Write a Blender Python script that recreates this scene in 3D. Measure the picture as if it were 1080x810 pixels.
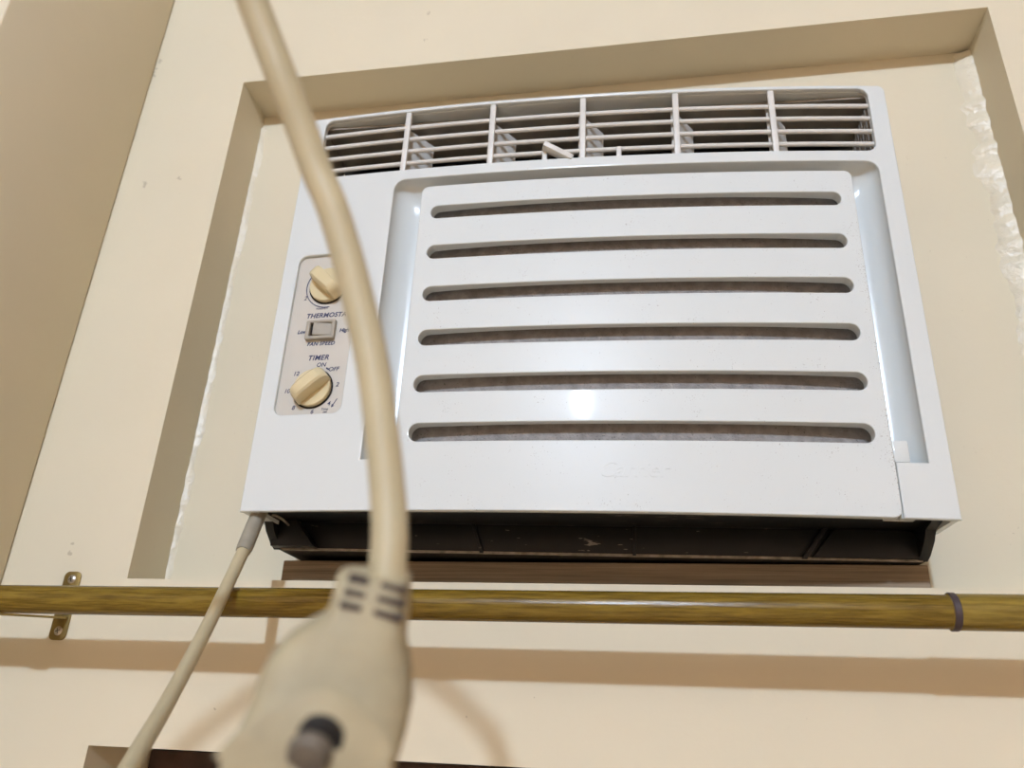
import bpy, bmesh, math, random
from mathutils import Vector, Matrix, noise
random.seed(7)
for o in list(bpy.data.objects): bpy.data.objects.remove(o)
scene = bpy.context.scene
COL = scene.collection
PI = math.pi

# ------------------------------------------------------------------ camera, world, exposure
FPX = 830.0                       # focal length in pixels of the 1080x810 frame
M3 = Matrix(((0.9857, 0.0304, 0.1659), (0.1638, -0.4060, -0.8991), (0.0400, 0.9134, -0.4052)))
_z = M3.row[2].normalized(); _x = (M3.row[0] - _z * M3.row[0].dot(_z)).normalized(); _y = _z.cross(_x)
M3 = Matrix((_x, _y, _z))
CAM = Vector((0.0, -0.62, 0.0))   # wall plane is y = 0, camera about 1.6 m above the floor (z = 0 at the eye)
cd = bpy.data.cameras.new('camera'); cam = bpy.data.objects.new('camera', cd); COL.objects.link(cam)
cam.matrix_world = Matrix.Translation(CAM) @ M3.to_4x4()
cd.sensor_width = 36.0; cd.lens = 36.0 * FPX / 1080.0; cd.clip_start = 0.01
cd.dof.use_dof = True; cd.dof.focus_distance = 0.60; cd.dof.aperture_fstop = 8.0
scene.camera = cam

w = bpy.data.worlds.new('world'); scene.world = w; w.use_nodes = True
w.node_tree.nodes['Background'].inputs[0].default_value = (0.05, 0.06, 0.09, 1)
w.node_tree.nodes['Background'].inputs[1].default_value = 0.15
vs = scene.view_settings
vs.view_transform = 'Standard'; vs.look = 'None'; vs.gamma = 1.0; vs.use_curve_mapping = False
vs.exposure = 0.0
LAMP_POS = Vector((-0.11, -3.20, 1.430)); LAMP_STRENGTH = 2900.0; LAMP_R = 0.052

def ray(px, py): return (M3 @ Vector((px - 540.0, 405.0 - py, -FPX))).normalized()
def at_dist(px, py, d): return CAM + ray(px, py) * d
def at_y(px, py, y):
    r = ray(px, py); return CAM + r * ((y - CAM.y) / r.y)

# ------------------------------------------------------------------ materials
def mat(name, col, rough=0.5, metal=0.0, spec=0.5, var=0.0, vscale=20.0, bump=0.0, bscale=60.0, emit=None, coat=0.0, stretch=None):
    m = bpy.data.materials.new(name); m.use_nodes = True
    nt = m.node_tree; b = nt.nodes['Principled BSDF']
    b.inputs['Base Color'].default_value = (*col, 1); b.inputs['Roughness'].default_value = rough
    b.inputs['Metallic'].default_value = metal; b.inputs['Specular IOR Level'].default_value = spec
    b.inputs['Coat Weight'].default_value = coat; b.inputs['Coat Roughness'].default_value = 0.045
    tc = nt.nodes.new('ShaderNodeTexCoord')
    vec = tc.outputs['Object']
    if stretch:
        mp = nt.nodes.new('ShaderNodeMapping'); mp.inputs['Scale'].default_value = stretch
        nt.links.new(vec, mp.inputs[0]); vec = mp.outputs[0]
    if var > 0:
        n = nt.nodes.new('ShaderNodeTexNoise'); n.inputs['Scale'].default_value = vscale; n.inputs['Detail'].default_value = 5
        nt.links.new(vec, n.inputs['Vector'])
        r = nt.nodes.new('ShaderNodeMapRange'); r.inputs[1].default_value = 0.3; r.inputs[2].default_value = 0.7
        r.inputs[3].default_value = 1 - var; r.inputs[4].default_value = 1 + var
        nt.links.new(n.outputs['Fac'], r.inputs[0])
        mx = nt.nodes.new('ShaderNodeVectorMath'); mx.operation = 'SCALE'; mx.inputs[0].default_value = col
        nt.links.new(r.outputs[0], mx.inputs['Scale']); nt.links.new(mx.outputs[0], b.inputs['Base Color'])
    if bump > 0:
        n = nt.nodes.new('ShaderNodeTexNoise'); n.inputs['Scale'].default_value = bscale; n.inputs['Detail'].default_value = 4
        nt.links.new(vec, n.inputs['Vector'])
        bp = nt.nodes.new('ShaderNodeBump'); bp.inputs['Strength'].default_value = bump; bp.inputs['Distance'].default_value = 0.002
        nt.links.new(n.outputs['Fac'], bp.inputs['Height']); nt.links.new(bp.outputs[0], b.inputs['Normal'])
    if emit:
        b.inputs['Emission Color'].default_value = (*emit[0], 1); b.inputs['Emission Strength'].default_value = emit[1]
    return m

def overlay(m, fac_out, col):
    """mix a second colour over a material's base colour by a mask"""
    nt = m.node_tree; b = nt.nodes['Principled BSDF']
    mix = nt.nodes.new('ShaderNodeMix'); mix.data_type = 'RGBA'
    src = b.inputs['Base Color']
    if src.is_linked: nt.links.new(src.links[0].from_socket, mix.inputs['A'])
    else: mix.inputs['A'].default_value = src.default_value
    mix.inputs['B'].default_value = (*col, 1)
    nt.links.new(fac_out, mix.inputs['Factor']); nt.links.new(mix.outputs['Result'], b.inputs['Base Color'])

def mth(nt, op, a, b=None, c=None):
    n = nt.nodes.new('ShaderNodeMath'); n.operation = op
    for i, v in enumerate((a, b, c)):
        if v is None: continue
        if isinstance(v, (int, float)): n.inputs[i].default_value = v
        else: nt.links.new(v, n.inputs[i])
    return n.outputs[0]

def speckle(m, scale, thresh, col, amount=1.0, stretch=(1, 1, 1), edge=None):
    """sparse dirt specks: fine noise gated by a coarse one"""
    nt = m.node_tree
    tc = nt.nodes.new('ShaderNodeTexCoord'); mp = nt.nodes.new('ShaderNodeMapping'); mp.inputs['Scale'].default_value = stretch
    nt.links.new(tc.outputs['Object'], mp.inputs[0])
    n1 = nt.nodes.new('ShaderNodeTexNoise'); n1.inputs['Scale'].default_value = scale; n1.inputs['Detail'].default_value = 3
    n2 = nt.nodes.new('ShaderNodeTexNoise'); n2.inputs['Scale'].default_value = scale / 14; n2.inputs['Detail'].default_value = 2
    nt.links.new(mp.outputs[0], n1.inputs['Vector']); nt.links.new(mp.outputs[0], n2.inputs['Vector'])
    g = mth(nt, 'MULTIPLY_ADD', n2.outputs['Fac'], 0.35, n1.outputs['Fac'])
    if edge:   # denser along a local x position
        sx = nt.nodes.new('ShaderNodeSeparateXYZ'); nt.links.new(tc.outputs['Object'], sx.inputs[0])
        dx = mth(nt, 'ABSOLUTE', mth(nt, 'SUBTRACT', sx.outputs[0], edge[0]))
        e = mth(nt, 'MULTIPLY', mth(nt, 'MAXIMUM', mth(nt, 'SUBTRACT', 1.0, mth(nt, 'DIVIDE', dx, edge[1])), 0.0), edge[2])
        g = mth(nt, 'ADD', g, e)
    f = mth(nt, 'MULTIPLY', mth(nt, 'SMOOTH_MIN', mth(nt, 'MAXIMUM', mth(nt, 'MULTIPLY', mth(nt, 'SUBTRACT', g, thresh), 25.0), 0.0), 1.0, 0.1), amount)
    overlay(m, f, col)

def marks(m, spots, col):
    """small chips in the paint at given world x,z positions of the wall plane"""
    nt = m.node_tree
    tc = nt.nodes.new('ShaderNodeTexCoord'); sp = nt.nodes.new('ShaderNodeSeparateXYZ')
    nz = nt.nodes.new('ShaderNodeTexNoise'); nz.inputs['Scale'].default_value = 260; nz.inputs['Detail'].default_value = 3
    nt.links.new(tc.outputs['Object'], nz.inputs['Vector']); nt.links.new(tc.outputs['Object'], sp.inputs[0])
    tot = None
    for (x, z, rx, rz) in spots:
        a = mth(nt, 'DIVIDE', mth(nt, 'SUBTRACT', sp.outputs[0], x), rx); c = mth(nt, 'DIVIDE', mth(nt, 'SUBTRACT', sp.outputs[2], z), rz)
        d = mth(nt, 'ADD', mth(nt, 'MULTIPLY', a, a), mth(nt, 'MULTIPLY', c, c))
        f = mth(nt, 'GREATER_THAN', mth(nt, 'ADD', mth(nt, 'SUBTRACT', 1.0, d), mth(nt, 'MULTIPLY', mth(nt, 'SUBTRACT', nz.outputs['Fac'], 0.55), 6.0)), 0.35)
        f = mth(nt, 'MULTIPLY', f, mth(nt, 'LESS_THAN', d, 2.0))
        tot = f if tot is None else mth(nt, 'MAXIMUM', tot, f)
    overlay(m, mth(nt, 'MULTIPLY', tot, 0.45), col)

WALLC = (0.70, 0.622, 0.46)
M = {}
M['wall'] = mat('wall_paint', WALLC, 0.5, spec=0.15, var=0.025, vscale=6, bump=0.10, bscale=90)
M['pillar'] = mat('pillar_paint', WALLC, 0.45, spec=0.35, var=0.025, vscale=6, bump=0.10, bscale=90)
M['room_wall'] = mat('room_wall_paint', (0.52, 0.37, 0.24), 0.6, var=0.02, bump=0.05)
M['room_warm'] = mat('room_side_paint', (0.58, 0.41, 0.265), 0.6, var=0.03, bump=0.05)
M['room_back'] = mat('room_far_paint', (0.36, 0.235, 0.14), 0.6, var=0.03, bump=0.05)
M['ceil'] = mat('ceiling_paint', (0.50, 0.39, 0.28), 0.7, var=0.02)
M['floor'] = mat('floor_finish', (0.76, 0.58, 0.40), 0.4, var=0.06)
M['caulk'] = mat('painted_sealant', (0.76, 0.68, 0.52), 0.28, var=0.05, vscale=60, bump=0.9, bscale=160)
M['ac'] = mat('white_plastic', (0.65, 0.675, 0.655), 0.20, spec=0.4, var=0.008, vscale=8, bump=0.012, bscale=900)
M['acpanel'] = mat('white_plastic_panel', (0.65, 0.675, 0.655), 0.30, spec=0.12, coat=0.10, var=0.008, vscale=8, bump=0.02, bscale=1200)
M['grille'] = mat('off_white_plastic', (0.64, 0.62, 0.57), 0.40, var=0.03, vscale=50)
M['filter'] = mat('dusty_filter', (0.30, 0.275, 0.255), 0.8, var=0.22, vscale=120, bump=0.6, bscale=500)
M['duct'] = mat('duct_lining', (0.34, 0.305, 0.255), 0.8, var=0.2, vscale=40, bump=0.3)
M['black'] = mat('black_plastic', (0.007, 0.007, 0.0075), 0.42, spec=0.4, var=0.3, vscale=30, bump=0.15, bscale=80)
M['worn'] = mat('worn_metal_edge', (0.26, 0.23, 0.18), 0.6, var=0.5, vscale=120, bump=0.4)
M['plate'] = mat('beige_control_plate', (0.55, 0.515, 0.45), 0.40, var=0.02, vscale=40)
M['knob'] = mat('cream_knob', (0.66, 0.56, 0.34), 0.22, var=0.03, vscale=60)
M['switch'] = mat('taupe_switch', (0.36, 0.325, 0.26), 0.6, var=0.04, vscale=60)
M['ink'] = mat('navy_ink', (0.035, 0.04, 0.10), 0.6)
M['dark'] = mat('dark_gap', (0.02, 0.018, 0.016), 0.7, spec=0.2)
M['plug'] = mat('beige_plug_rubber', (0.385, 0.325, 0.205), 0.55, spec=0.25, var=0.13, vscale=90, bump=0.10, bscale=200)
M['cord'] = mat('beige_cord_pvc', (0.475, 0.405, 0.255), 0.45, spec=0.3, var=0.06, vscale=40, bump=0.05, bscale=120)
M['cord_old'] = mat('aged_cord_pvc', (0.56, 0.50, 0.38), 0.45, var=0.12, vscale=70, bump=0.1, bscale=150)
M['sleeve'] = mat('grey_cord_sleeve', (0.31, 0.28, 0.215), 0.5, var=0.12, vscale=80)
M['pin'] = mat('dull_metal_pin', (0.15, 0.125, 0.095), 0.6, metal=0.2, var=0.25, vscale=120)
M['brass'] = mat('antique_brass', (0.30, 0.22, 0.08), 0.35, metal=0.85, var=0.15, vscale=90)
M['screw'] = mat('screw_steel', (0.55, 0.50, 0.42), 0.3, metal=0.9, var=0.1)
M['ring'] = mat('joint_band', (0.055, 0.036, 0.038), 0.5, var=0.2, vscale=60)
M['winframe'] = mat('dark_brown_frame', (0.070, 0.040, 0.032), 0.5, var=0.3, vscale=50, bump=0.2)
M['metalw'] = mat('lamp_base_white', (0.75, 0.75, 0.73), 0.4)
M['bulb'] = mat('lit_bulb', (0.9, 0.9, 0.9), 0.4, emit=((0.61, 0.77, 1.0), LAMP_STRENGTH))

def wood(name, c1, c2, scale, rough, coat=0.0):
    m = mat(name, c1, rough, spec=0.3, coat=coat, bump=0.12, bscale=1.0, stretch=scale); nt = m.node_tree
    tc = nt.nodes.new('ShaderNodeTexCoord'); mp = nt.nodes.new('ShaderNodeMapping'); mp.inputs['Scale'].default_value = scale
    nt.links.new(tc.outputs['Object'], mp.inputs[0])
    n = nt.nodes.new('ShaderNodeTexNoise'); n.inputs['Scale'].default_value = 1.0; n.inputs['Detail'].default_value = 6; n.inputs['Roughness'].default_value = 0.65
    nt.links.new(mp.outputs[0], n.inputs['Vector'])
    r = nt.nodes.new('ShaderNodeMapRange'); r.inputs[1].default_value = 0.36; r.inputs[2].default_value = 0.64
    nt.links.new(n.outputs['Fac'], r.inputs[0]); overlay(m, r.outputs[0], c2)
    return m
M['rod'] = wood('olive_wood_grain', (0.225, 0.145, 0.020), (0.105, 0.062, 0.007), (34, 560, 560), 0.27)
M['rod2'] = wood('olive_wood_grain_light', (0.27, 0.185, 0.035), (0.15, 0.098, 0.017), (34, 560, 560), 0.27)
M['ply'] = wood('plywood_edge', (0.36, 0.27, 0.18), (0.20, 0.145, 0.09), (6, 60, 420), 0.75)
speckle(M['acpanel'], 900, 0.885, (0.25, 0.21, 0.17), 0.6, edge=(0.2205, 0.010, 0.12))
speckle(M['ac'], 700, 0.95, (0.25, 0.21, 0.17), 0.5)
speckle(M['filter'], 600, 0.84, (0.14, 0.125, 0.115), 0.8)
speckle(M['black'], 420, 0.858, (0.30, 0.26, 0.22), 0.8, stretch=(0.18, 1, 1))
speckle(M['wall'], 420, 0.935, (0.35, 0.28, 0.18), 0.5)
marks(M['wall'], [(at_y(px, py, 0).x, at_y(px, py, 0).z, rx, rz) for px, py, rx, rz in
    ((153, 194, .004, .005), (168, 66, .003, .006), (164, 76, .003, .009), (452, 14, .003, .003), (449, 42, .003, .003), (73, 583, .003, .003), (76, 573, .003, .002),
     (227, 747, .0015, .0015), (492, 756, .0012, .0012), (189, 188, .004, .003))], (0.30, 0.23, 0.14))

# ------------------------------------------------------------------ mesh helpers
def link(name, me, material, parent=None, kind=None):
    o = bpy.data.objects.new(name, me); COL.objects.link(o)
    if material and not me.materials: me.materials.append(material)
    if parent: o.parent = parent
    if kind: o['kind'] = kind
    return o
def finish(bm, name, angle=35, smooth=True):
    bmesh.ops.recalc_face_normals(bm, faces=bm.faces)
    me = bpy.data.meshes.new(name); bm.to_mesh(me); bm.free()
    if smooth:
        for p in me.polygons: p.use_smooth = True
        me.set_sharp_from_angle(angle=math.radians(angle))
    return me
def obj(name, bm, material, parent=None, angle=35, kind=None): return link(name, finish(bm, name, angle), material, parent, kind)
def empty(name, loc=(0, 0, 0), rot=None):
    o = bpy.data.objects.new(name, None); COL.objects.link(o); o.location = loc; o.empty_display_size = 0.05
    if rot: o.rotation_euler = rot
    return o
def tag(o, label, cat, group=None):
    o['label'] = label; o['category'] = cat
    if group: o['group'] = group
    return o

def box(bm, x0, x1, y0, y1, z0, z1, bevel=0.0, seg=2, xf=None):
    vs_ = [bm.verts.new((x, y, z)) for x in (x0, x1) for y in (y0, y1) for z in (z0, z1)]
    fs = [bm.faces.new([vs_[i] for i in f]) for f in ((0, 1, 3, 2), (4, 6, 7, 5), (0, 4, 5, 1), (2, 3, 7, 6), (0, 2, 6, 4), (1, 5, 7, 3))]
    if xf:
        for v in vs_: v.co = xf @ v.co
    if bevel > 0:
        es = list({e for f in fs for e in f.edges})
        bmesh.ops.bevel(bm, geom=es, offset=bevel, segments=seg, affect='EDGES', profile=0.5)
    return vs_

def catmull(pts, n):
    P = [Vector(p) for p in pts]; P = [P[0] * 2 - P[1]] + P + [P[-1] * 2 - P[-2]]; out = []
    for i in range(1, len(P) - 2):
        a, b, c, d = P[i - 1:i + 3]
        for k in range(n):
            t = k / n
            out.append(0.5 * ((2 * b) + (c - a) * t + (2 * a - 5 * b + 4 * c - d) * t * t + (3 * b - a - 3 * c + d) * t ** 3))
    out.append(P[-2]); return out
def tube(bm, path, rad, seg=16, cap=True):
    path = [Vector(p) for p in path]; rings = []; up = None
    for i, p in enumerate(path):
        t = (path[min(i + 1, len(path) - 1)] - path[max(i - 1, 0)]).normalized()
        if up is None:
            up = t.orthogonal().normalized()
        up = (up - t * up.dot(t)).normalized(); s = t.cross(up)
        r = rad(i / (len(path) - 1)) if callable(rad) else rad
        rings.append([bm.verts.new(p + (up * math.cos(2 * PI * k / seg) + s * math.sin(2 * PI * k / seg)) * r) for k in range(seg)])
    for a, b in zip(rings, rings[1:]):
        for k in range(seg): bm.faces.new((a[k], a[(k + 1) % seg], b[(k + 1) % seg], b[k]))
    if cap: bm.faces.new(rings[0][::-1]); bm.faces.new(rings[-1])
    return rings
def lathe(bm, prof, seg=40, xf=None):
    """profile of (radius, height) turned about local z"""
    rings = []
    for r, h in prof:
        if r < 1e-6: rings.append([bm.verts.new((0, 0, h))])
        else: rings.append([bm.verts.new((r * math.cos(2 * PI * k / seg), r * math.sin(2 * PI * k / seg), h)) for k in range(seg)])
    for a, b in zip(rings, rings[1:]):
        for k in range(seg):
            k2 = (k + 1) % seg
            if len(a) == 1 and len(b) == 1: continue
            if len(a) == 1: bm.faces.new((a[0], b[k], b[k2]))
            elif len(b) == 1: bm.faces.new((a[k], b[0], a[k2]))
            else: bm.faces.new((a[k], b[k], b[k2], a[k2]))
    if xf:
        for R in rings:
            for v in R: v.co = xf @ v.co

def rrect(x0, x1, z0, z1, r, n=6, corners=(1, 1, 1, 1)):
    """counter-clockwise rounded rectangle; corners: bl, br, tr, tl"""
    pts = []
    for (cx, cz, a0, on, sx, sz) in ((x0, z0, PI, corners[0], 1, 1), (x1, z0, 1.5 * PI, corners[1], -1, 1), (x1, z1, 0, corners[2], -1, -1), (x0, z1, 0.5 * PI, corners[3], 1, -1)):
        rr = r * on
        if rr <= 0: pts.append((cx, cz)); continue
        ox, oz = cx + sx * rr, cz + sz * rr
        for k in range(n + 1):
            a = a0 + k * PI / 2 / n; pts.append((ox + rr * math.cos(a), oz + rr * math.sin(a)))
    return pts
def slab(loops, y0, y1, bevel=0.0, bres=2, xcuts=(), zcuts=()):
    """outline with holes in x,z, extruded from y0 (front) to y1, rounded edges, cut so that it can be bowed; returns a bmesh"""
    cu = bpy.data.curves.new('tmp', 'CURVE'); cu.dimensions = '2D'; cu.fill_mode = 'BOTH'
    for L in loops:
        s = cu.splines.new('POLY'); s.points.add(len(L) - 1); s.use_cyclic_u = True
        for i, p in enumerate(L): s.points[i].co = (p[0], p[1], 0, 1)
    th = y1 - y0
    cu.extrude = th / 2 - bevel; cu.bevel_depth = bevel; cu.bevel_resolution = bres; cu.offset = -bevel
    return curve_bm(cu, (y0 + y1) / 2, xcuts, zcuts)
def curve_bm(cu, ymid, xcuts=(), zcuts=()):
    t = bpy.data.objects.new('tmp', cu); COL.objects.link(t)
    dg = bpy.context.evaluated_depsgraph_get()
    me = bpy.data.meshes.new_from_object(t.evaluated_get(dg), depsgraph=dg)
    bpy.data.objects.remove(t); bpy.data.curves.remove(cu)
    bm = bmesh.new(); bm.from_mesh(me); bpy.data.meshes.remove(me)
    for v in bm.verts: v.co = Vector((v.co.x, ymid - v.co.z, v.co.y))
    bmesh.ops.remove_doubles(bm, verts=bm.verts, dist=1e-6)
    for x in xcuts:
        bmesh.ops.bisect_plane(bm, geom=bm.verts[:] + bm.edges[:] + bm.faces[:], plane_co=(x, 0, 0), plane_no=(1, 0, 0), dist=1e-6)
    for z in zcuts:
        bmesh.ops.bisect_plane(bm, geom=bm.verts[:] + bm.edges[:] + bm.faces[:], plane_co=(0, 0, z), plane_no=(0, 0, 1), dist=1e-6)
    return bm
def text_bm(body, size, x, z, y, shear=0.0, bold=0.0, align='CENTER', extrude=0.00012, spacing=1.0):
    cu = bpy.data.curves.new('tmp', 'FONT'); cu.body = body; cu.size = size; cu.shear = shear; cu.offset = bold
    cu.align_x = align; cu.align_y = 'CENTER'; cu.extrude = extrude; cu.space_character = spacing; cu.resolution_u = 4
    bm = curve_bm(cu, y)
    for v in bm.verts: v.co.x += x; v.co.z += z
    return bm

# ------------------------------------------------------------------ the room shell
RX0, RX1, RZ0, RZ1, RD = -0.4421, 0.3430, 0.1078, 0.6687, 0.056     # shallow recess round the unit
WX0, WX1, WZ0, WZ1 = -0.4416, 0.52, -1.05, -0.0222                 # window opening below
HX0, HX1, HZ0, HZ1 = -0.3035, 0.2025, RZ0, 0.520                   # hole the unit sits through
FLOOR, CEIL, XL, XR, YB, WT = -1.45, 1.60, -1.75, 1.70, -4.6, 0.16
PX, PY = -0.5625, -0.19                                            # projecting pillar

def rect_ring(bm, outer, inner, y):
    """flat face at depth y between an outer rectangle and inner rectangles, cut into a grid of quads"""
    xs = sorted({outer[0], outer[1]} | {v for r in inner for v in r[:2]}); zs = sorted({outer[2], outer[3]} | {v for r in inner for v in r[2:]})
    V = {}
    def vert(x, z):
        if (x, z) not in V: V[(x, z)] = bm.verts.new((x, y, z))
        return V[(x, z)]
    for i in range(len(xs) - 1):
        for j in range(len(zs) - 1):
            cx, cz = (xs[i] + xs[i + 1]) / 2, (zs[j] + zs[j + 1]) / 2
            if any(r[0] < cx < r[1] and r[2] < cz < r[3] for r in inner): continue
            bm.faces.new([vert(xs[i], zs[j]), vert(xs[i + 1], zs[j]), vert(xs[i + 1], zs[j + 1]), vert(xs[i], zs[j + 1])])
def tunnel(bm, r, y0, y1, sides='lrtb'):
    x0, x1, z0, z1 = r
    q = {'l': ((x0, z0), (x0, z1)), 'r': ((x1, z1), (x1, z0)), 't': ((x0, z1), (x1, z1)), 'b': ((x1, z0), (x0, z0))}
    for s in sides:
        (a, b), (c, d) = q[s]
        bm.faces.new([bm.verts.new(p) for p in ((a, y0, b), (c, y0, d), (c, y1, d), (a, y1, b))])
bm = bmesh.new()
REC, WIN, HOLE = (RX0, RX1, RZ0, RZ1), (WX0, WX1, WZ0, WZ1), (HX0, HX1, HZ0, HZ1)
rect_ring(bm, (XL, XR, FLOOR, CEIL), [REC, WIN], 0.0)
tunnel(bm, REC, 0, RD); rect_ring(bm, REC, [HOLE], RD)
tunnel(bm, HOLE, RD, WT, 'lrt'); tunnel(bm, (HX0, HX1, RZ0, HZ1), RD, WT, 'b')
tunnel(bm, WIN, 0, WT); rect_ring(bm, (XL, XR, FLOOR, CEIL), [WIN, HOLE], WT)
bmesh.ops.remove_doubles(bm, verts=bm.verts, dist=1e-5)
edges = [e for e in bm.edges if len(e.link_faces) == 2 and abs(e.verts[0].co.y) < 1e-5 and abs(e.verts[1].co.y) < 1e-5 and e.calc_face_angle(0) > 1]
bmesh.ops.bevel(bm, geom=edges, offset=0.0022, segments=3, affect='EDGES', profile=0.5)
wall = obj('wall_back', bm, M['wall'], kind='structure', angle=50)

bm = bmesh.new(); box(bm, XL, PX, PY, -0.0005, FLOOR, CEIL, 0.002, 3)
obj('wall_pillar', bm, M['pillar'], kind='structure')
for nm, b, m in (('floor', (XL - .1, XR + .1, YB - .1, WT, FLOOR - .1, FLOOR), 'floor'), ('ceiling', (XL - .1, XR + .1, YB - .1, WT, CEIL, CEIL + .1), 'ceil'),
                 ('wall_left', (XL - .1, XL, YB, WT, FLOOR, CEIL), 'room_wall'), ('wall_right', (XR, XR + .1, YB, WT, FLOOR, CEIL), 'room_warm'),
                 ('wall_front', (XL - .1, XR + .1, YB - .1, YB, FLOOR, CEIL), 'room_back')):
    bm = bmesh.new(); box(bm, *b); obj(nm, bm, M[m], kind='structure')

# painted sealant beads in the inner corners of the recess
def bead(name, x, side, r0, z0, z1, seed):
    bm = bmesh.new(); n = 150; rings = []
    for i in range(n + 1):
        z = z0 + (z1 - z0) * i / n
        k = noise.noise((seed, z * 28, 0)); k2 = noise.noise((seed + 9, z * 90, 3))
        a = r0 * (1 + 0.55 * k + 0.35 * k2); b = r0 * 0.45 * (1 + 0.5 * k2)
        rings.append([bm.verts.new(p) for p in ((x, RD - b, z), (x + side * a * 0.35, RD - b * 0.75, z), (x + side * a * 0.75, RD - b * 0.32, z), (x + side * a, RD + 0.0002, z), (x, RD + 0.0002, z))])
    for p, q in zip(rings, rings[1:]):
        for k in range(4): bm.faces.new((p[k], p[k + 1], q[k + 1], q[k]))
    obj(name, bm, M['caulk'], kind='structure', angle=70)
bead('trim_1', RX0, 1, 0.006, RZ0 + 0.001, RZ1 - 0.02, 1.3)
bead('trim_2', RX1, -1, 0.017, RZ0 + 0.001, RZ1 - 0.004, 5.1)

# window under the recess: only its dark head frame shows
win = empty('window_1', ((WX0 + WX1) / 2, 0.10, WZ0)); win['kind'] = 'structure'
wx, wz = (WX1 - WX0) / 2, WZ0 - WZ1
def wbox(name, x0, x1, y0, y1, z0, z1, m, par=win, bev=0.002):
    bm = bmesh.new(); box(bm, x0, x1, y0, y1, z0, z1, bev); return obj(name, bm, M[m], par)
H_ = WZ1 - WZ0
win.location = ((WX0 + WX1) / 2, 0.0, WZ0)
wbox('window_frame', -wx + .001, wx - .001, .085, .13, H_ - .050, H_ - .0035, 'winframe')
wbox('window_frame', -wx + .001, wx - .001, .085, .13, .001, .045, 'winframe')
for x in (-wx + .001, -0.02, wx - .041): wbox('window_frame', x, x + .04, .087, .128, .045, H_ - .050, 'winframe')
M['glass'] = mat('dark_window_glass', (0.03, 0.03, 0.03), 0.08)
for x in (-wx + .041, .02): wbox('pane', x, x + (wx - .061), .104, .110, .045, H_ - .050, 'glass', bev=0)

# ------------------------------------------------------------------ the air conditioner (local: x along the front, y into the wall, z up)
AC_O = (-0.05025, -0.06508, 0.14477); AC_R = (0.01452, 0.00657, 0.03098)
S, HW, AH = 0.01235, 0.2585, 0.3795
ac = empty('window_air_conditioner')
yaw, pit, rol = AC_R[2], AC_R[0], AC_R[1]
ac.matrix_world = Matrix.Translation(AC_O) @ Matrix.Rotation(yaw, 4, 'Z') @ Matrix.Rotation(pit, 4, 'X') @ Matrix.Rotation(rol, 4, 'Y')
tag(ac, 'white window air conditioner with slotted front panel and two cream knobs', 'air conditioner')
def bow(x): return -S * (1 - (x / HW) ** 2)
def bowed(bm):
    for v in bm.verts: v.co.y += bow(v.co.x)
    return bm
XC = [-HW + 2 * HW * i / 44 for i in range(1, 44)]
GX0, GX1, GZ0, GZ1 = -0.2415, 0.2440, 0.3098, 0.3758       # outlet grille opening
CX0, CX1, CZ0, CZ1 = -0.1650, 0.2430, 0.0398, 0.2990       # channel round the intake panel
QX0, QX1, QZ1 = -0.1385, 0.2200, 0.2885                    # intake panel
KX0, KX1, KZ0, KZ1 = -0.2447, -0.1868, 0.0783, 0.2268      # control plate
ch = rrect(CX0, CX1, CZ0, CZ1, 0.010, 6, (0, 0, 1, 1))     # bl, br, tr.., tl..
arc_tr, arc_tl = ch[2:9], ch[9:16]
g = 0.0008
outer = [(-HW, 0), (QX0 - g, 0), (QX0 - g, CZ0), (CX0, CZ0)] + arc_tl[::-1] + arc_tr[::-1] + [(CX1, CZ0), (QX1 + g, CZ0), (QX1 + g, 0), (HW, 0)]
tr = rrect(-HW, HW, 0, AH, 0.006, 5, (0, 0, 1, 1)); outer += tr[2:]
bm = slab([outer, rrect(GX0, GX1, GZ0, GZ1, 0.008), rrect(KX0, KX1, KZ0, KZ1, 0.0075)], 0.0, 0.0045, 0.0011, 3, XC)
obj('front_frame', bowed(bm), M['ac'], ac, 8)

# side walls of the housing: a deep rim behind the front, open underneath
rim = rrect(-HW + .0004, HW - .0004, 0.0005, AH - .0004, 0.006, 5, (0, 0, 1, 1)); rin = rrect(-HW + .0045, HW - .0045, 0.0045, AH - .004, 0.004, 5, (0, 0, 1, 1))
U = [(-HW + .0004, .0005)] + [(-HW + .0045, .0005), (-HW + .0045, AH - .004), (HW - .0045, AH - .004), (HW - .0045, .0005), (HW - .0004, .0005)] + rim[2:]
bm = slab([U], 0.0042, 0.047, 0.0006, 1, XC)
for v in bm.verts:
    if v.co.y < 0.02: v.co.y += bow(v.co.x)
obj('housing', bm, M['ac'], ac, 8)
bm = bmesh.new(); box(bm, -HW + .0040, -HW + .0125, 0.0046, 0.046, 0.0006, 0.0036); obj('bottom_lip', bowed(bm), M['ac'], ac, 30)
for x0 in (QX0, QX1):   # rebate behind the seam between panel and frame
    bm = bmesh.new(); box(bm, x0 - .010, x0 + .010, 0.0103, 0.0120, 0.0006, CZ0 - .001); obj('seam_rebate', bowed(bm), M['ac'], ac)
    bm = bmesh.new(); box(bm, x0 + g * .2, x0 + .0100, 0.0030, 0.0103, 0.0006, CZ0 - .001) if x0 > 0 else box(bm, x0 - .0100, x0 - g * .2, 0.0030, 0.0103, 0.0006, CZ0 - .001); obj('seam_rebate', bowed(bm), M['ac'], ac)

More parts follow.
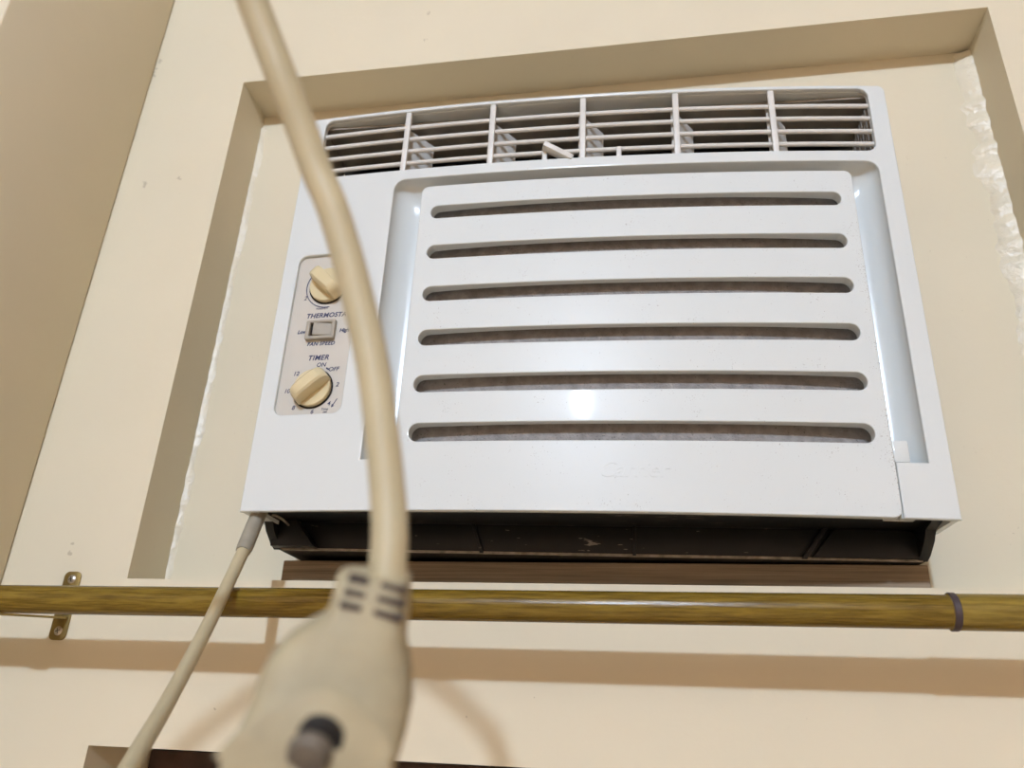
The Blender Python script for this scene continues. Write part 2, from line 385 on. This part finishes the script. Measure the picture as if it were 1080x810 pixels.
# scooped channel: concave walls sweeping from the frame edge back to a floor behind the panel
bm = bmesh.new(); loops = []; NP = 9
for k in range(NP + 1):
    t = k / NP; a = t * PI / 2
    ins = 0.0235 * (1 - math.cos(a)); dep = 0.0035 + 0.019 * math.sin(a)
    r = 0.010
    L = rrect(CX0 + ins, CX1 - ins, CZ0, CZ1 - ins, r, 6, (0, 0, 1, 1))
    P2 = []
    for i in range(len(L)):
        a0, a1 = Vector(L[i]), Vector(L[(i + 1) % len(L)]); m = 24 if (a1 - a0).length > 0.05 else 1
        P2 += [tuple(a0.lerp(a1, j / m)) for j in range(m)]
    loops.append([bm.verts.new((x, bow(x) + dep, z)) for x, z in P2])
for p, q in zip(loops, loops[1:]):
    n = len(p)
    for i in range(n): bm.faces.new((p[i], p[(i + 1) % n], q[(i + 1) % n], q[i]))
bmesh.ops.remove_doubles(bm, verts=bm.verts, dist=1e-7)
obj('panel_channel', bm, M['ac'], ac, 40)
# end walls of the channel at its foot
for x0, x1 in ((CX0, QX0 + .004), (QX1 - .004, CX1)):
    bm = bmesh.new(); box(bm, x0, x1, 0.0042, 0.024, CZ0 - .003, CZ0 + .0001)
    obj('channel_end', bowed(bm), M['ac'], ac)
bm = bmesh.new(); box(bm, QX1 + .0005, QX1 + .0115, 0.0015, 0.016, CZ0 + .0002, CZ0 + .0165, 0.0012)
obj('panel_clip', bowed(bm), M['ac'], ac)

# intake panel with six long slots
slots = []
for i in range(6):
    zc = 0.26092 - 0.04014 * i; hh = 0.0063 + 0.0002 * i
    slots.append(rrect(-0.1285, 0.2092, zc - hh, zc + hh, hh * 0.98, 7))
PC = [QX0 + (QX1 - QX0) * i / 36 for i in range(1, 36)]
bm = slab([rrect(QX0, QX1, 0.0, QZ1, 0.006, 5, (0.3, 1, 1, 1))] + slots, -0.0008, 0.0058, 0.0010, 3, PC, (0.035, 0.047))
xm, xh = (QX0 + QX1) / 2, (QX1 - QX0) / 2
for v in bm.verts:
    u = abs((v.co.x - xm) / xh)
    if v.co.y > 0.002: v.co.y += (0.005 * u ** 3) * min(1.0, max(0.0, (v.co.z - 0.035) / 0.012))
panel = obj('intake_panel', bowed(bm), M['acpanel'], ac, 8)
panel['label'] = 'white louvred intake panel with six long dark slots'
# dust filter just behind it
bm = bmesh.new(); n = 36; A = []
for i in range(n + 1):
    x = QX0 + .004 + (QX1 - QX0 - .008) * i / n; y = bow(x) + 0.0118 + 0.005 * abs((x - xm) / xh) ** 3
    A.append([bm.verts.new((x, yy, z)) for yy, z in ((y, .042), (y, QZ1 - .01), (y + .003, QZ1 - .01), (y + .003, .042))])
for p, q in zip(A, A[1:]):
    for k in range(4): bm.faces.new((p[k], p[(k + 1) % 4], q[(k + 1) % 4], q[k]))
bm.faces.new(A[0]); bm.faces.new(A[-1][::-1])
obj('dust_filter', bm, M['filter'], ac, 30)
# embossed maker's lettering
bm = text_bm('Carrier', 0.0165, 0.0395, 0.0303, -0.0009, shear=0.35, extrude=0.0003)
for v in bm.verts: v.co.y += bow(v.co.x)
obj('embossed_lettering', bm, M['acpanel'], panel)

# outlet grille: rim, four long bars, five dividers, vanes
bm = slab([rrect(GX0 - .002, GX1 + .002, GZ0 - .002, GZ1 + .002, 0.009), rrect(GX0 + .0001, GX1 - .0001, GZ0 + .0001, GZ1 - .0001, 0.0079)], 0.0046, 0.0062, 0, 1, XC)
gr = obj('outlet_grille', bowed(bm), M['grille'], ac, 30)
for z in (0.3610, 0.3475, 0.3338, 0.3204):
    path = [(x, bow(x) + 0.0052, z) for x in [GX0 - .001 + (GX1 - GX0 + .002) * i / 40 for i in range(41)]]
    bm = bmesh.new(); tube(bm, path, 0.0021, 10); obj('horizontal_bar', bm, M['grille'], gr)
DIV = (-0.1600, -0.0803, 0.0010, 0.0817, 0.1632)
for x in DIV:
    bm = bmesh.new(); box(bm, x - .0027, x + .0027, 0.0012, 0.0062, GZ0 - .001, GZ1 + .001, 0.0012); obj('vertical_bar', bowed(bm), M['grille'], gr)
for x in DIV:
    bm = bmesh.new(); xf = Matrix.Translation((x - .0035, bow(x) + .0085, 0)) @ Matrix.Rotation(math.radians(-36), 4, 'Z')
    box(bm, -.0012, .0012, 0, .034, GZ0 - .004, 0.364, 0.0006, 1, xf); obj('air_vane', bm, M['grille'], gr)
for x in (-0.0318, 0.0322):
    bm = bmesh.new(); box(bm, x - .0022, x + .0022, .0010, .0060, GZ0 - .001, 0.3204, .0008); obj('lever_post', bowed(bm), M['grille'], gr)
bm = bmesh.new()
xf = Matrix.Translation((-0.0200, bow(0) - .0005, 0.3158)) @ Matrix.Rotation(math.radians(25), 4, 'Y') @ Matrix.Rotation(math.radians(14), 4, 'Z')
box(bm, -.0140, .0140, -.004, .006, -.0026, .0026, .0012, 2, xf); obj('vane_lever', bm, M['grille'], gr)
# duct behind the grille: grey lined ceiling and ends, black throat
def quadbox(name, x0, x1, y0, y1, z0, z1, m, par=ac, bev=0): bm = bmesh.new(); box(bm, x0, x1, y0, y1, z0, z1, bev); return obj(name, bm, M[m], par)
quadbox('duct_ceiling', GX0 - .006, GX1 + .006, 0.0064, 0.062, GZ1 - .0035, GZ1 - .0015, 'duct')
quadbox('duct_end', GX0 - .006, GX0 - .003, 0.0064, 0.062, 0.285, GZ1 - .0035, 'duct')
e_ = quadbox('duct_end', GX1 + .003, GX1 + .006, 0.0064, 0.062, 0.285, GZ1 - .0035, 'duct')
for k in range(7): quadbox('duct_rib', GX1 + .0005, GX1 + .0032, .014 + k * .006, .0165 + k * .006, .288, .366, 'duct', e_)
quadbox('duct_throat', GX0 - .006, GX1 + .006, 0.085, 0.088, 0.30, AH - .006, 'black')
quadbox('duct_throat', GX0 - .006, GX1 + .006, 0.062, 0.088, GZ1 - .006, GZ1 - .0035, 'black')

# control plate with its knobs, switch and print
bm = slab([rrect(KX0 - .003, KX1 + .003, KZ0 - .003, KZ1 + .003, 0.009)], 0.0034, 0.0070, 0, 1, [KX0 + (KX1 - KX0) * i / 8 for i in range(9)])
cp = obj('control_plate', bowed(bm), M['plate'], ac, 30); cp['label'] = 'beige control plate with printed dial marks'
PF = 0.0034   # face of the plate
def to_front(x, z, y=PF):     # local frame whose +z points out of the plate towards the room
    return Matrix.Translation((x, y, z)) @ Matrix.Rotation(PI / 2, 4, 'X')
def knob(x, z, ang, name):
    bm = bmesh.new(); lathe(bm, [(0, .0001), (.0174, .0001), (.0174, .0007), (0, .0007)], 48, to_front(x, z)); obj('dial_ring', bowed(bm), M['dark'], cp)
    bm = bmesh.new(); lathe(bm, [(0, .0007), (.0160, .0007), (.0160, .0038), (.0154, .0046), (0, .0050)], 48, to_front(x, z))
    k = obj(name, bowed(bm), M['knob'], cp, 30); k['label'] = 'cream rotary knob with a raised finger grip'
    bm = bmesh.new(); n = 20; rings = []
    xf = to_front(x, z) @ Matrix.Rotation(ang, 4, 'Z')
    for i in range(n + 1):
        u = -.0163 + .0326 * i / n; h = .0040 + .0135 * (max(0.0, 1 - (u / .0176) ** 4)) ** 0.5
        wd = .0066 * (1 - 0.12 * (u / .0163) ** 2); e = .0016
        if i in (0, n): h = .0085; wd *= .92
        rings.append([bm.verts.new(xf @ Vector(p)) for p in ((u, -wd, .003), (u, -wd * .86, h - e), (u, -wd * .86 + e, h), (u, wd * .86 - e, h), (u, wd * .86, h - e), (u, wd, .003))])
    for p, q in zip(rings, rings[1:]):
        for j in range(6): bm.faces.new((p[j], p[(j + 1) % 6], q[(j + 1) % 6], q[j]))
    bm.faces.new(rings[0][::-1]); bm.faces.new(rings[-1])
    obj('finger_grip', bowed(bm), M['knob'], cp, 40)
knob(-0.2145, 0.1962, math.radians(-43), 'thermostat_knob')
knob(-0.2145, 0.1012, math.radians(41), 'timer_knob')
bm = slab([rrect(-0.2278, -0.2018, 0.1447, 0.1622, .0012), rrect(-0.2243, -0.2048, 0.1477, 0.1597, .0006)], PF - .0042, PF + .0002, .0007, 2); obj('switch_bezel', bowed(bm), M['switch'], cp)
bm = bmesh.new()
xf = Matrix.Translation((-0.2144, PF - .0020, 0.1537)) @ Matrix.Rotation(math.radians(12), 4, 'Z')
box(bm, -.0068, .0094, -.0022, .0022, -.0056, .0056, .0006, 2, xf); obj('rocker_switch', bowed(bm), M['switch'], cp)
quad = bmesh.new(); box(quad, -0.2244, -0.2047, PF - .0006, PF - .0001, 0.1476, 0.1598); obj('switch_well', bowed(quad), M['dark'], cp)
def word(body, size, x, z, shear=0.22, bold=0.0, align='CENTER', sp=1.0):
    bm = text_bm(body, size, x, z, PF - .00012, shear, bold, align, 0.0001, sp); obj('printed_word', bowed(bm), M['ink'], cp)
word('THERMOSTAT', 0.0060, -0.2308, 0.1681, bold=.00015, align='LEFT', sp=1.06)
word('TIMER', 0.0064, -0.2140, 0.1287, bold=.00015, sp=1.08)
word('FAN SPEED', 0.0048, -0.2137, 0.1416, bold=.00010, sp=1.05)
word('Low', 0.0046, -0.2325, 0.1535, bold=.00014); word('High', 0.0046, -0.1945, 0.1530, bold=.00014)
word('ON', 0.0052, -0.2105, 0.1222, bold=.00005); word('OFF', 0.0052, -0.1990, 0.1178, bold=.00005)
for s, x, z in (('2', -.1938, .1040), ('4', -.1989, .0878), ('6', -.2124, .0812), ('8', -.2292, .0852), ('10', -.2372, .1000), ('12', -.2315, .1152)): word(s, 0.0052, x, z, bold=.00006)
word('Time', 0.0030, -0.2018, 0.0832); word('set', 0.0030, -0.2012, 0.0808)
word('2', 0.0056, -0.2345, 0.1858); word('WARMER', 0.0026, -0.2178, 0.1748); word('COOLER', 0.0026, -0.2090, 0.2185)
def stroke(pts, wd, name='printed_mark'):
    bm = bmesh.new(); P = [Vector((x, 0, z)) for x, z in pts]; rr = []
    for i, p in enumerate(P):
        t = (P[min(i + 1, len(P) - 1)] - P[max(i - 1, 0)]).normalized(); nrm = Vector((-t.z, 0, t.x)) * wd / 2
        rr.append([bm.verts.new(p + o + Vector((0, y, 0))) for o, y in ((nrm, PF - .0002), (-nrm, PF - .0002), (-nrm, PF), (nrm, PF))])
    for a, b in zip(rr, rr[1:]):
        for k in range(4): bm.faces.new((a[k], a[(k + 1) % 4], b[(k + 1) % 4], b[k]))
    bm.faces.new(rr[0]); bm.faces.new(rr[-1][::-1]); obj(name, bowed(bm), M['ink'], cp)
stroke([(-0.2145 + .0202 * math.cos(a), 0.1962 + .0202 * math.sin(a)) for a in [math.radians(150 + 130 * i / 24) for i in range(25)]], .0008)
stroke([(-0.1922, 0.0918), (-0.1962, 0.0848)], .0006); stroke([(-0.1962, 0.0848), (-0.1942, 0.0860)], .0006); stroke([(-0.1962, 0.0848), (-0.1957, 0.0872)], .0006)
stroke([(-0.2055, 0.1192), (-0.2030, 0.1178)], .0014)

# black chassis under and behind the front
BZ = -0.0168
bm = slab([[(-0.2490, BZ), (0.2520, BZ), (0.2540, 0.0085), (-0.2540, 0.0085)]], 0.0600, 0.30, 0.0008, 1)
pan = obj('base_pan', bm, M['black'], ac, 30); pan['label'] = 'scuffed black chassis pan under the white front'
quadbox('underside', -HW + .006, HW - .006, 0.002, 0.0605, 0.0062, 0.0092, 'black')
for sx in (-1, 1):
    bm = bmesh.new(); xa, xb = sx * 0.2465, sx * 0.2535; yz = [(.020, .0085), (.020, .0040), (.034, .0010), (.040, -.0060), (.052, BZ + .003), (.0602, BZ), (.0602, .0085)]
    A_ = [bm.verts.new((xa, y, z)) for y, z in yz]; B_ = [bm.verts.new((xb, y, z)) for y, z in yz]
    for i in range(len(yz)): j = (i + 1) % len(yz); bm.faces.new((A_[i], A_[j], B_[j], B_[i]))
    bm.faces.new(A_[::-1]); bm.faces.new(B_); obj('pan_cheek', bm, M['black'], pan)
quadbox('pan_lip', -0.2475, 0.2500, 0.0583, 0.0605, BZ - .0004, BZ + .0014, 'worn', pan)
def strip(p0, p1, wd, y0, y1, m='black', name='pan_rib'):
    (x0, z0), (x1, z1) = p0, p1
    bm = slab([[(x0 - wd / 2, z0), (x0 + wd / 2, z0), (x1 + wd / 2, z1), (x1 - wd / 2, z1)]], y0, y1, .0004, 1); return obj(name, bm, M[m], pan)
strip((-0.0790, BZ), (-0.0870, .0060), .0030, .0560, .0602); strip((0.0405, BZ), (0.0410, .0062), .0026, .0560, .0602)
strip((0.1660, BZ), (0.1830, .0062), .0040, .0550, .0602)
bm = slab([[(0.1720, BZ + .001), (0.2500, BZ + .001), (0.2535, 0.0030), (0.2300, 0.0062), (0.1890, 0.0062)]], 0.0555, 0.0602, .0010, 2); obj('pan_corner_plate', bm, M['black'], pan)
bm = slab([[(-0.2520, BZ + .001), (-0.2150, BZ + .001), (-0.2330, 0.0062), (-0.2535, 0.0062)]], 0.0480, 0.0602, .0010, 2); obj('pan_corner_plate', bm, M['black'], pan)
bm = bmesh.new(); tube(bm, catmull([(-0.252, .030, .004), (-0.244, .034, .0052), (-0.238, .050, .0000), (-0.232, .056, -.013)], 8), .0010, 8); obj('pan_wire', bm, M['worn'], pan)
bm = slab([rrect(-0.2400, 0.2400, 0.009, AH - .018, 0.006)], 0.0600, 0.30, .001, 1); obj('cabinet', bm, M['black'], ac)

# ------------------------------------------------------------------ plank under the unit
pk = bmesh.new(); box(pk, -0.2555, 0.2565, 0.0, 0.145, 0.0, 0.0190, 0.0006, 1)
plank = obj('wooden_plank', pk, M['ply']); plank.location = (-0.0525, 0.0130, RZ0 + 0.0001)
tag(plank, 'brown plywood plank lying on the recess sill under the air conditioner', 'plank')

# ------------------------------------------------------------------ curtain rod and its brackets
RY = -0.075
rod = empty('curtain_rod', (-0.14, RY, 0.0792), (0, math.radians(-0.16), 0))
tag(rod, 'olive brown wood grain curtain rod mounted in front of the wall', 'curtain rod')
def cyl_x(x0, x1, r, m, name, par, seg=40, bev=.0006):
    bm = bmesh.new(); lathe(bm, [(0, x0), (r - bev, x0), (r, x0 + bev), (r, x1 - bev), (r - bev, x1), (0, x1)], seg, Matrix.Rotation(PI / 2, 4, 'Y')); return obj(name, bm, M[m], par)
JX = 0.1846 + 0.14
cyl_x(-0.41, JX, 0.0105, 'rod', 'inner_tube', rod); cyl_x(JX - .002, 0.76, 0.0112, 'rod2', 'outer_tube', rod); cyl_x(JX - .0015, JX + .0030, 0.0118, 'ring', 'joint_ring', rod)
def bracket(x, label):
    b = empty('rod_bracket', (x, 0, 0.0860)); tag(b, label, 'bracket', 'brackets carrying the curtain rod')
    bm = slab([rrect(-.0078, .0078, -.0300, .0270, .0045, 4)], -0.0018, -0.0001, .0003, 1); obj('wall_plate', bm, M['brass'], b)
    for z in (0.0205, -.0225):
        bm = bmesh.new(); lathe(bm, [(0, .0030), (.0026, .0027), (.0038, .0018), (.0038, .0005), (0, .0005)], 20, Matrix.Translation((0, 0, z)) @ Matrix.Rotation(PI / 2, 4, 'X')); s = obj('screw', bm, M['screw'], b)
        for a in (0.3, 0.3 + PI / 2):
            bm = bmesh.new(); box(bm, -.0022, .0022, -.00025, .00025, .0026, .0031, xf=Matrix.Translation((0, 0, z)) @ Matrix.Rotation(PI / 2, 4, 'X') @ Matrix.Rotation(a, 4, 'Z')); obj('screw_slot', bm, M['dark'], s)
    bm = bmesh.new()
    for y0, y1, z0, z1 in ((0, RY - .003, -.0125, -.0199),):
        n = 8; R_ = []
        for i in range(n + 1):
            t = i / n; y = y0 + (y1 - y0) * t; z = z0 + (z1 - z0) * t
            R_.append([bm.verts.new(p) for p in ((-.0062, y, z), (.0062, y, z), (.0062, y, z + .0016), (-.0062, y, z + .0016))])
        for a, c in zip(R_, R_[1:]):
            for k in range(4): bm.faces.new((a[k], a[(k + 1) % 4], c[(k + 1) % 4], c[k]))
        bm.faces.new(R_[0]); bm.faces.new(R_[-1][::-1])
    obj('arm', bm, M['brass'], b)
    bm = bmesh.new(); R_ = []; zc = 0.0782 - 0.0860 + (x + 0.49) * 0.0027
    for i in range(19):
        a = PI + PI * i / 18
        R_.append([bm.verts.new((xx, RY + math.cos(a) * r, zc + math.sin(a) * r)) for xx, r in ((-.0080, .0107), (.0080, .0107), (.0080, .0121), (-.0080, .0121))])
    for a, c in zip(R_, R_[1:]):
        for k in range(4): bm.faces.new((a[k], a[(k + 1) % 4], c[(k + 1) % 4], c[k]))
    bm.faces.new(R_[0]); bm.faces.new(R_[-1][::-1]); obj('rod_cup', bm, M['brass'], b)
bracket(-0.4935, 'antique brass rod bracket screwed to the wall beside the pillar')
bracket(0.56, 'antique brass rod bracket beyond the recess, under the thicker rod tube')

# ------------------------------------------------------------------ the power cord: from the unit's lower corner round to the plug held up in front
plug = empty('power_cord', tuple(at_dist(345, 800, 0.195)))
tag(plug, 'thick beige power cord looping from the air conditioner to its moulded plug', 'power cord')
bpy.context.view_layer.update()
def pl(p): return Vector(p) - plug.location
CR, CU, CB = M3.col[0].copy(), M3.col[1].copy(), M3.col[2].copy()     # right, up and backward (towards the viewer) at build time
# body: rounded sections stacked along the plug (pixel left, pixel right, pixel row, distance, thickness)
ST = [(359, 433, 603, .2000, .0120), (358, 433, 604.5, .1999, .0140), (354, 432, 622, .1995, .0148), (350, 431, 638, .1990, .0152), (339, 430, 650, .1987, .0158), (320, 428, 660, .1983, .0168), (305, 428, 670, .1979, .0180), (291, 431, 685, .1974, .0192), (282, 434, 701, .1966, .0204),
      (271, 434, 732, .1955, .0208), (257, 428, 763, .1945, .0185), (243, 418, 795, .1935, .0160), (234, 408, 830, .1922, .0140), (230, 396, 865, .1910, .0130), (238, 384, 890, .1902, .0120), (252, 370, 902, .1898, .0100)]
bm = bmesh.new(); rings = []; NS = 40
for (a, b, row, d, th) in ST:
    pa, pb = at_dist(a, row + (b - a) * -0.02, d), at_dist(b, row + (b - a) * 0.06, d); c = (pa + pb) / 2; hx = (pb - pa) / 2
    ring = []
    for k in range(NS):
        t = 2 * PI * k / NS; ct, st = math.cos(t), math.sin(t); e = 0.55
        ring.append(bm.verts.new(pl(c + hx * (abs(ct) ** e * (1 if ct > 0 else -1)) + CB * (th / 2 * (abs(st) ** e * (1 if st > 0 else -1))))))
    rings.append(ring)
for p, q in zip(rings, rings[1:]):
    for k in range(NS): bm.faces.new((p[k], p[(k + 1) % NS], q[(k + 1) % NS], q[k]))
bm.faces.new(rings[0]); bm.faces.new(rings[-1][::-1])
body = obj('plug', bm, M['plug'], plug, 60); body['label'] = 'moulded beige plug with slotted strain relief'
# cross slots of the strain relief, two columns of three
def slot(a, b, d, depth=.0040, hgt=.0013):
    p, q = at_dist(*a, d), at_dist(*b, d); ux = (q - p).normalized(); uy = CB.cross(ux).normalized(); uz = ux.cross(uy)
    xf = Matrix.Translation(pl((p + q) / 2)) @ Matrix((ux, uy, uz)).transposed().to_4x4()
    L = (q - p).length / 2; bm = bmesh.new(); box(bm, -L, L, -hgt / 2, hgt / 2, -depth, 0.0002, .0003, 1, xf); obj('relief_slot', bm, M['dark2'], body)
M['dark2'] = mat('shadowed_slot', (0.085, 0.065, 0.055), 0.8, spec=0.1)
for a, b, d in (((367, 611), (389, 616), .1928), ((363, 624), (385, 629), .1921), ((358, 638), (381, 643), .1914), ((402, 617), (428, 624), .1928), ((398, 631), (427, 639), .1921), ((394, 646), (425, 655), .1913)): slot(a, b, d)
# arched shoulder standing proud of the front, its face sloping away
def arch(t): return (338 + 62 * math.cos(t) * (1 + 0.55 * (1 - math.sin(t))) - 18 * (1 - math.sin(t)), 800 - 76 * math.sin(t))
N = 28; base, top, inn = [], [], []
bm = bmesh.new()
for i in range(N + 1):
    t = PI * i / N; px, py = arch(t); s = math.sin(t)
    qx, qy = 338 + (px - 338) * .93, 800 + (py - 800) * .93
    base.append(bm.verts.new(pl(at_dist(px, py, .1885)))); top.append(bm.verts.new(pl(at_dist(px, py, .1830 - .0020 * s)))); inn.append(bm.verts.new(pl(at_dist(qx, qy, .1826 - .0024 * s))))
lo = [bm.verts.new(pl(at_dist(338 + (arch(PI * i / N)[0] - 338) * .95, 872, .1866))) for i in range(N + 1)]
for i in range(N):
    bm.faces.new((base[i], base[i + 1], top[i + 1], top[i])); bm.faces.new((top[i], top[i + 1], inn[i + 1], inn[i])); bm.faces.new((inn[i], inn[i + 1], lo[i + 1], lo[i]))
obj('plug_shoulder', bm, M['plug'], body, 50)
# earth pin pointing at the viewer, two more below
def pin(px, py, d, r, ln, dirv, m='pin', name='pin'):
    p = at_dist(px, py, d); ax = dirv.normalized(); q = ax.to_track_quat('Z', 'Y').to_matrix().to_4x4(); bm = bmesh.new()
    lathe(bm, [(0, -.004), (r, -.004), (r, ln - .0022), (r * .82, ln - .0006), (0, ln)], 24, Matrix.Translation(pl(p)) @ q); obj(name, bm, M[m], body, 40)
pin(335, 781, .1850, .0064, .0028, CB + CU * -0.25, 'dark', 'pin_recess')
pin(330, 787, .1850, .0048, .0050, CB + CR * -0.10 + CU * -0.25)
for px in (300, 372): pin(px, 868, .1880, .0044, .0130, CB + CU * -0.2)
# cord rising out of frame and over to the pillar
cpix = [(409, 622, .1995), (409, 600, .2005), (411, 565, .203), (409, 520, .207), (402, 450, .213), (394, 390, .219), (381, 330, .226), (366, 270, .233), (350, 218, .240), (334, 180, .246), (317, 133, .252), (298, 84, .258), (281, 40, .265), (266, 0, .271)]
lead = [at_y(283, 521, -0.050), at_y(270, 549, -0.062), at_y(258, 578, -0.074), at_y(238, 621, -0.095), at_y(212, 674, -0.130), at_y(178, 738, -0.182), at_y(147, 791, -0.232), at_y(118, 840, -0.268)]
loop = [at_dist(250, -45, .276), at_dist(232, -95, .281), Vector((-0.168, -0.497, 0.257)), Vector((-0.220, -0.507, 0.264)), Vector((-0.280, -0.510, 0.243)), Vector((-0.332, -0.506, 0.195)), Vector((-0.365, -0.495, 0.125)), Vector((-0.385, -0.470, 0.025)), Vector((-0.365, -0.425, -0.060)), Vector((-0.315, -0.360, -0.085)), at_y(82, 900, -0.312)]
cw = [at_dist(*c) for c in cpix] + loop + lead[::-1]
path = catmull([pl(p) for p in cw], 10)
bm = bmesh.new(); tube(bm, path, 0.0047, 18); pc = obj('cord', bm, M['cord'], plug, 60)
bm = bmesh.new(); tube(bm, path[-22:-1], lambda t: 0.0060 if 0.0 < t < 1.0 else 0.0055, 18); obj('cord_sleeve', bm, M['sleeve'], plug, 60)

# ------------------------------------------------------------------ ceiling lamp behind the camera
lamp = empty('ceiling_lamp', (LAMP_POS.x, LAMP_POS.y, CEIL)); tag(lamp, 'bare round bulb in a white holder hanging from the ceiling', 'lamp')
dz = LAMP_POS.z - CEIL
bm = bmesh.new(); lathe(bm, [(0, 0), (.055, 0), (.055, -.012), (.045, -.022), (.020, -.030), (.020, dz + LAMP_R + .03), (.017, dz + LAMP_R + .012), (0, dz + LAMP_R + .012)], 32); obj('lamp_holder', bm, M['metalw'], lamp)
bm = bmesh.new(); lathe(bm, [(0, dz + LAMP_R + .014), (.016, dz + LAMP_R + .012)] + [(LAMP_R * math.sin(a), dz + LAMP_R * math.cos(a)) for a in [math.radians(24 + 156 * i / 20) for i in range(20)]] + [(0, dz - LAMP_R)], 32); obj('bulb', bm, M['bulb'], lamp)
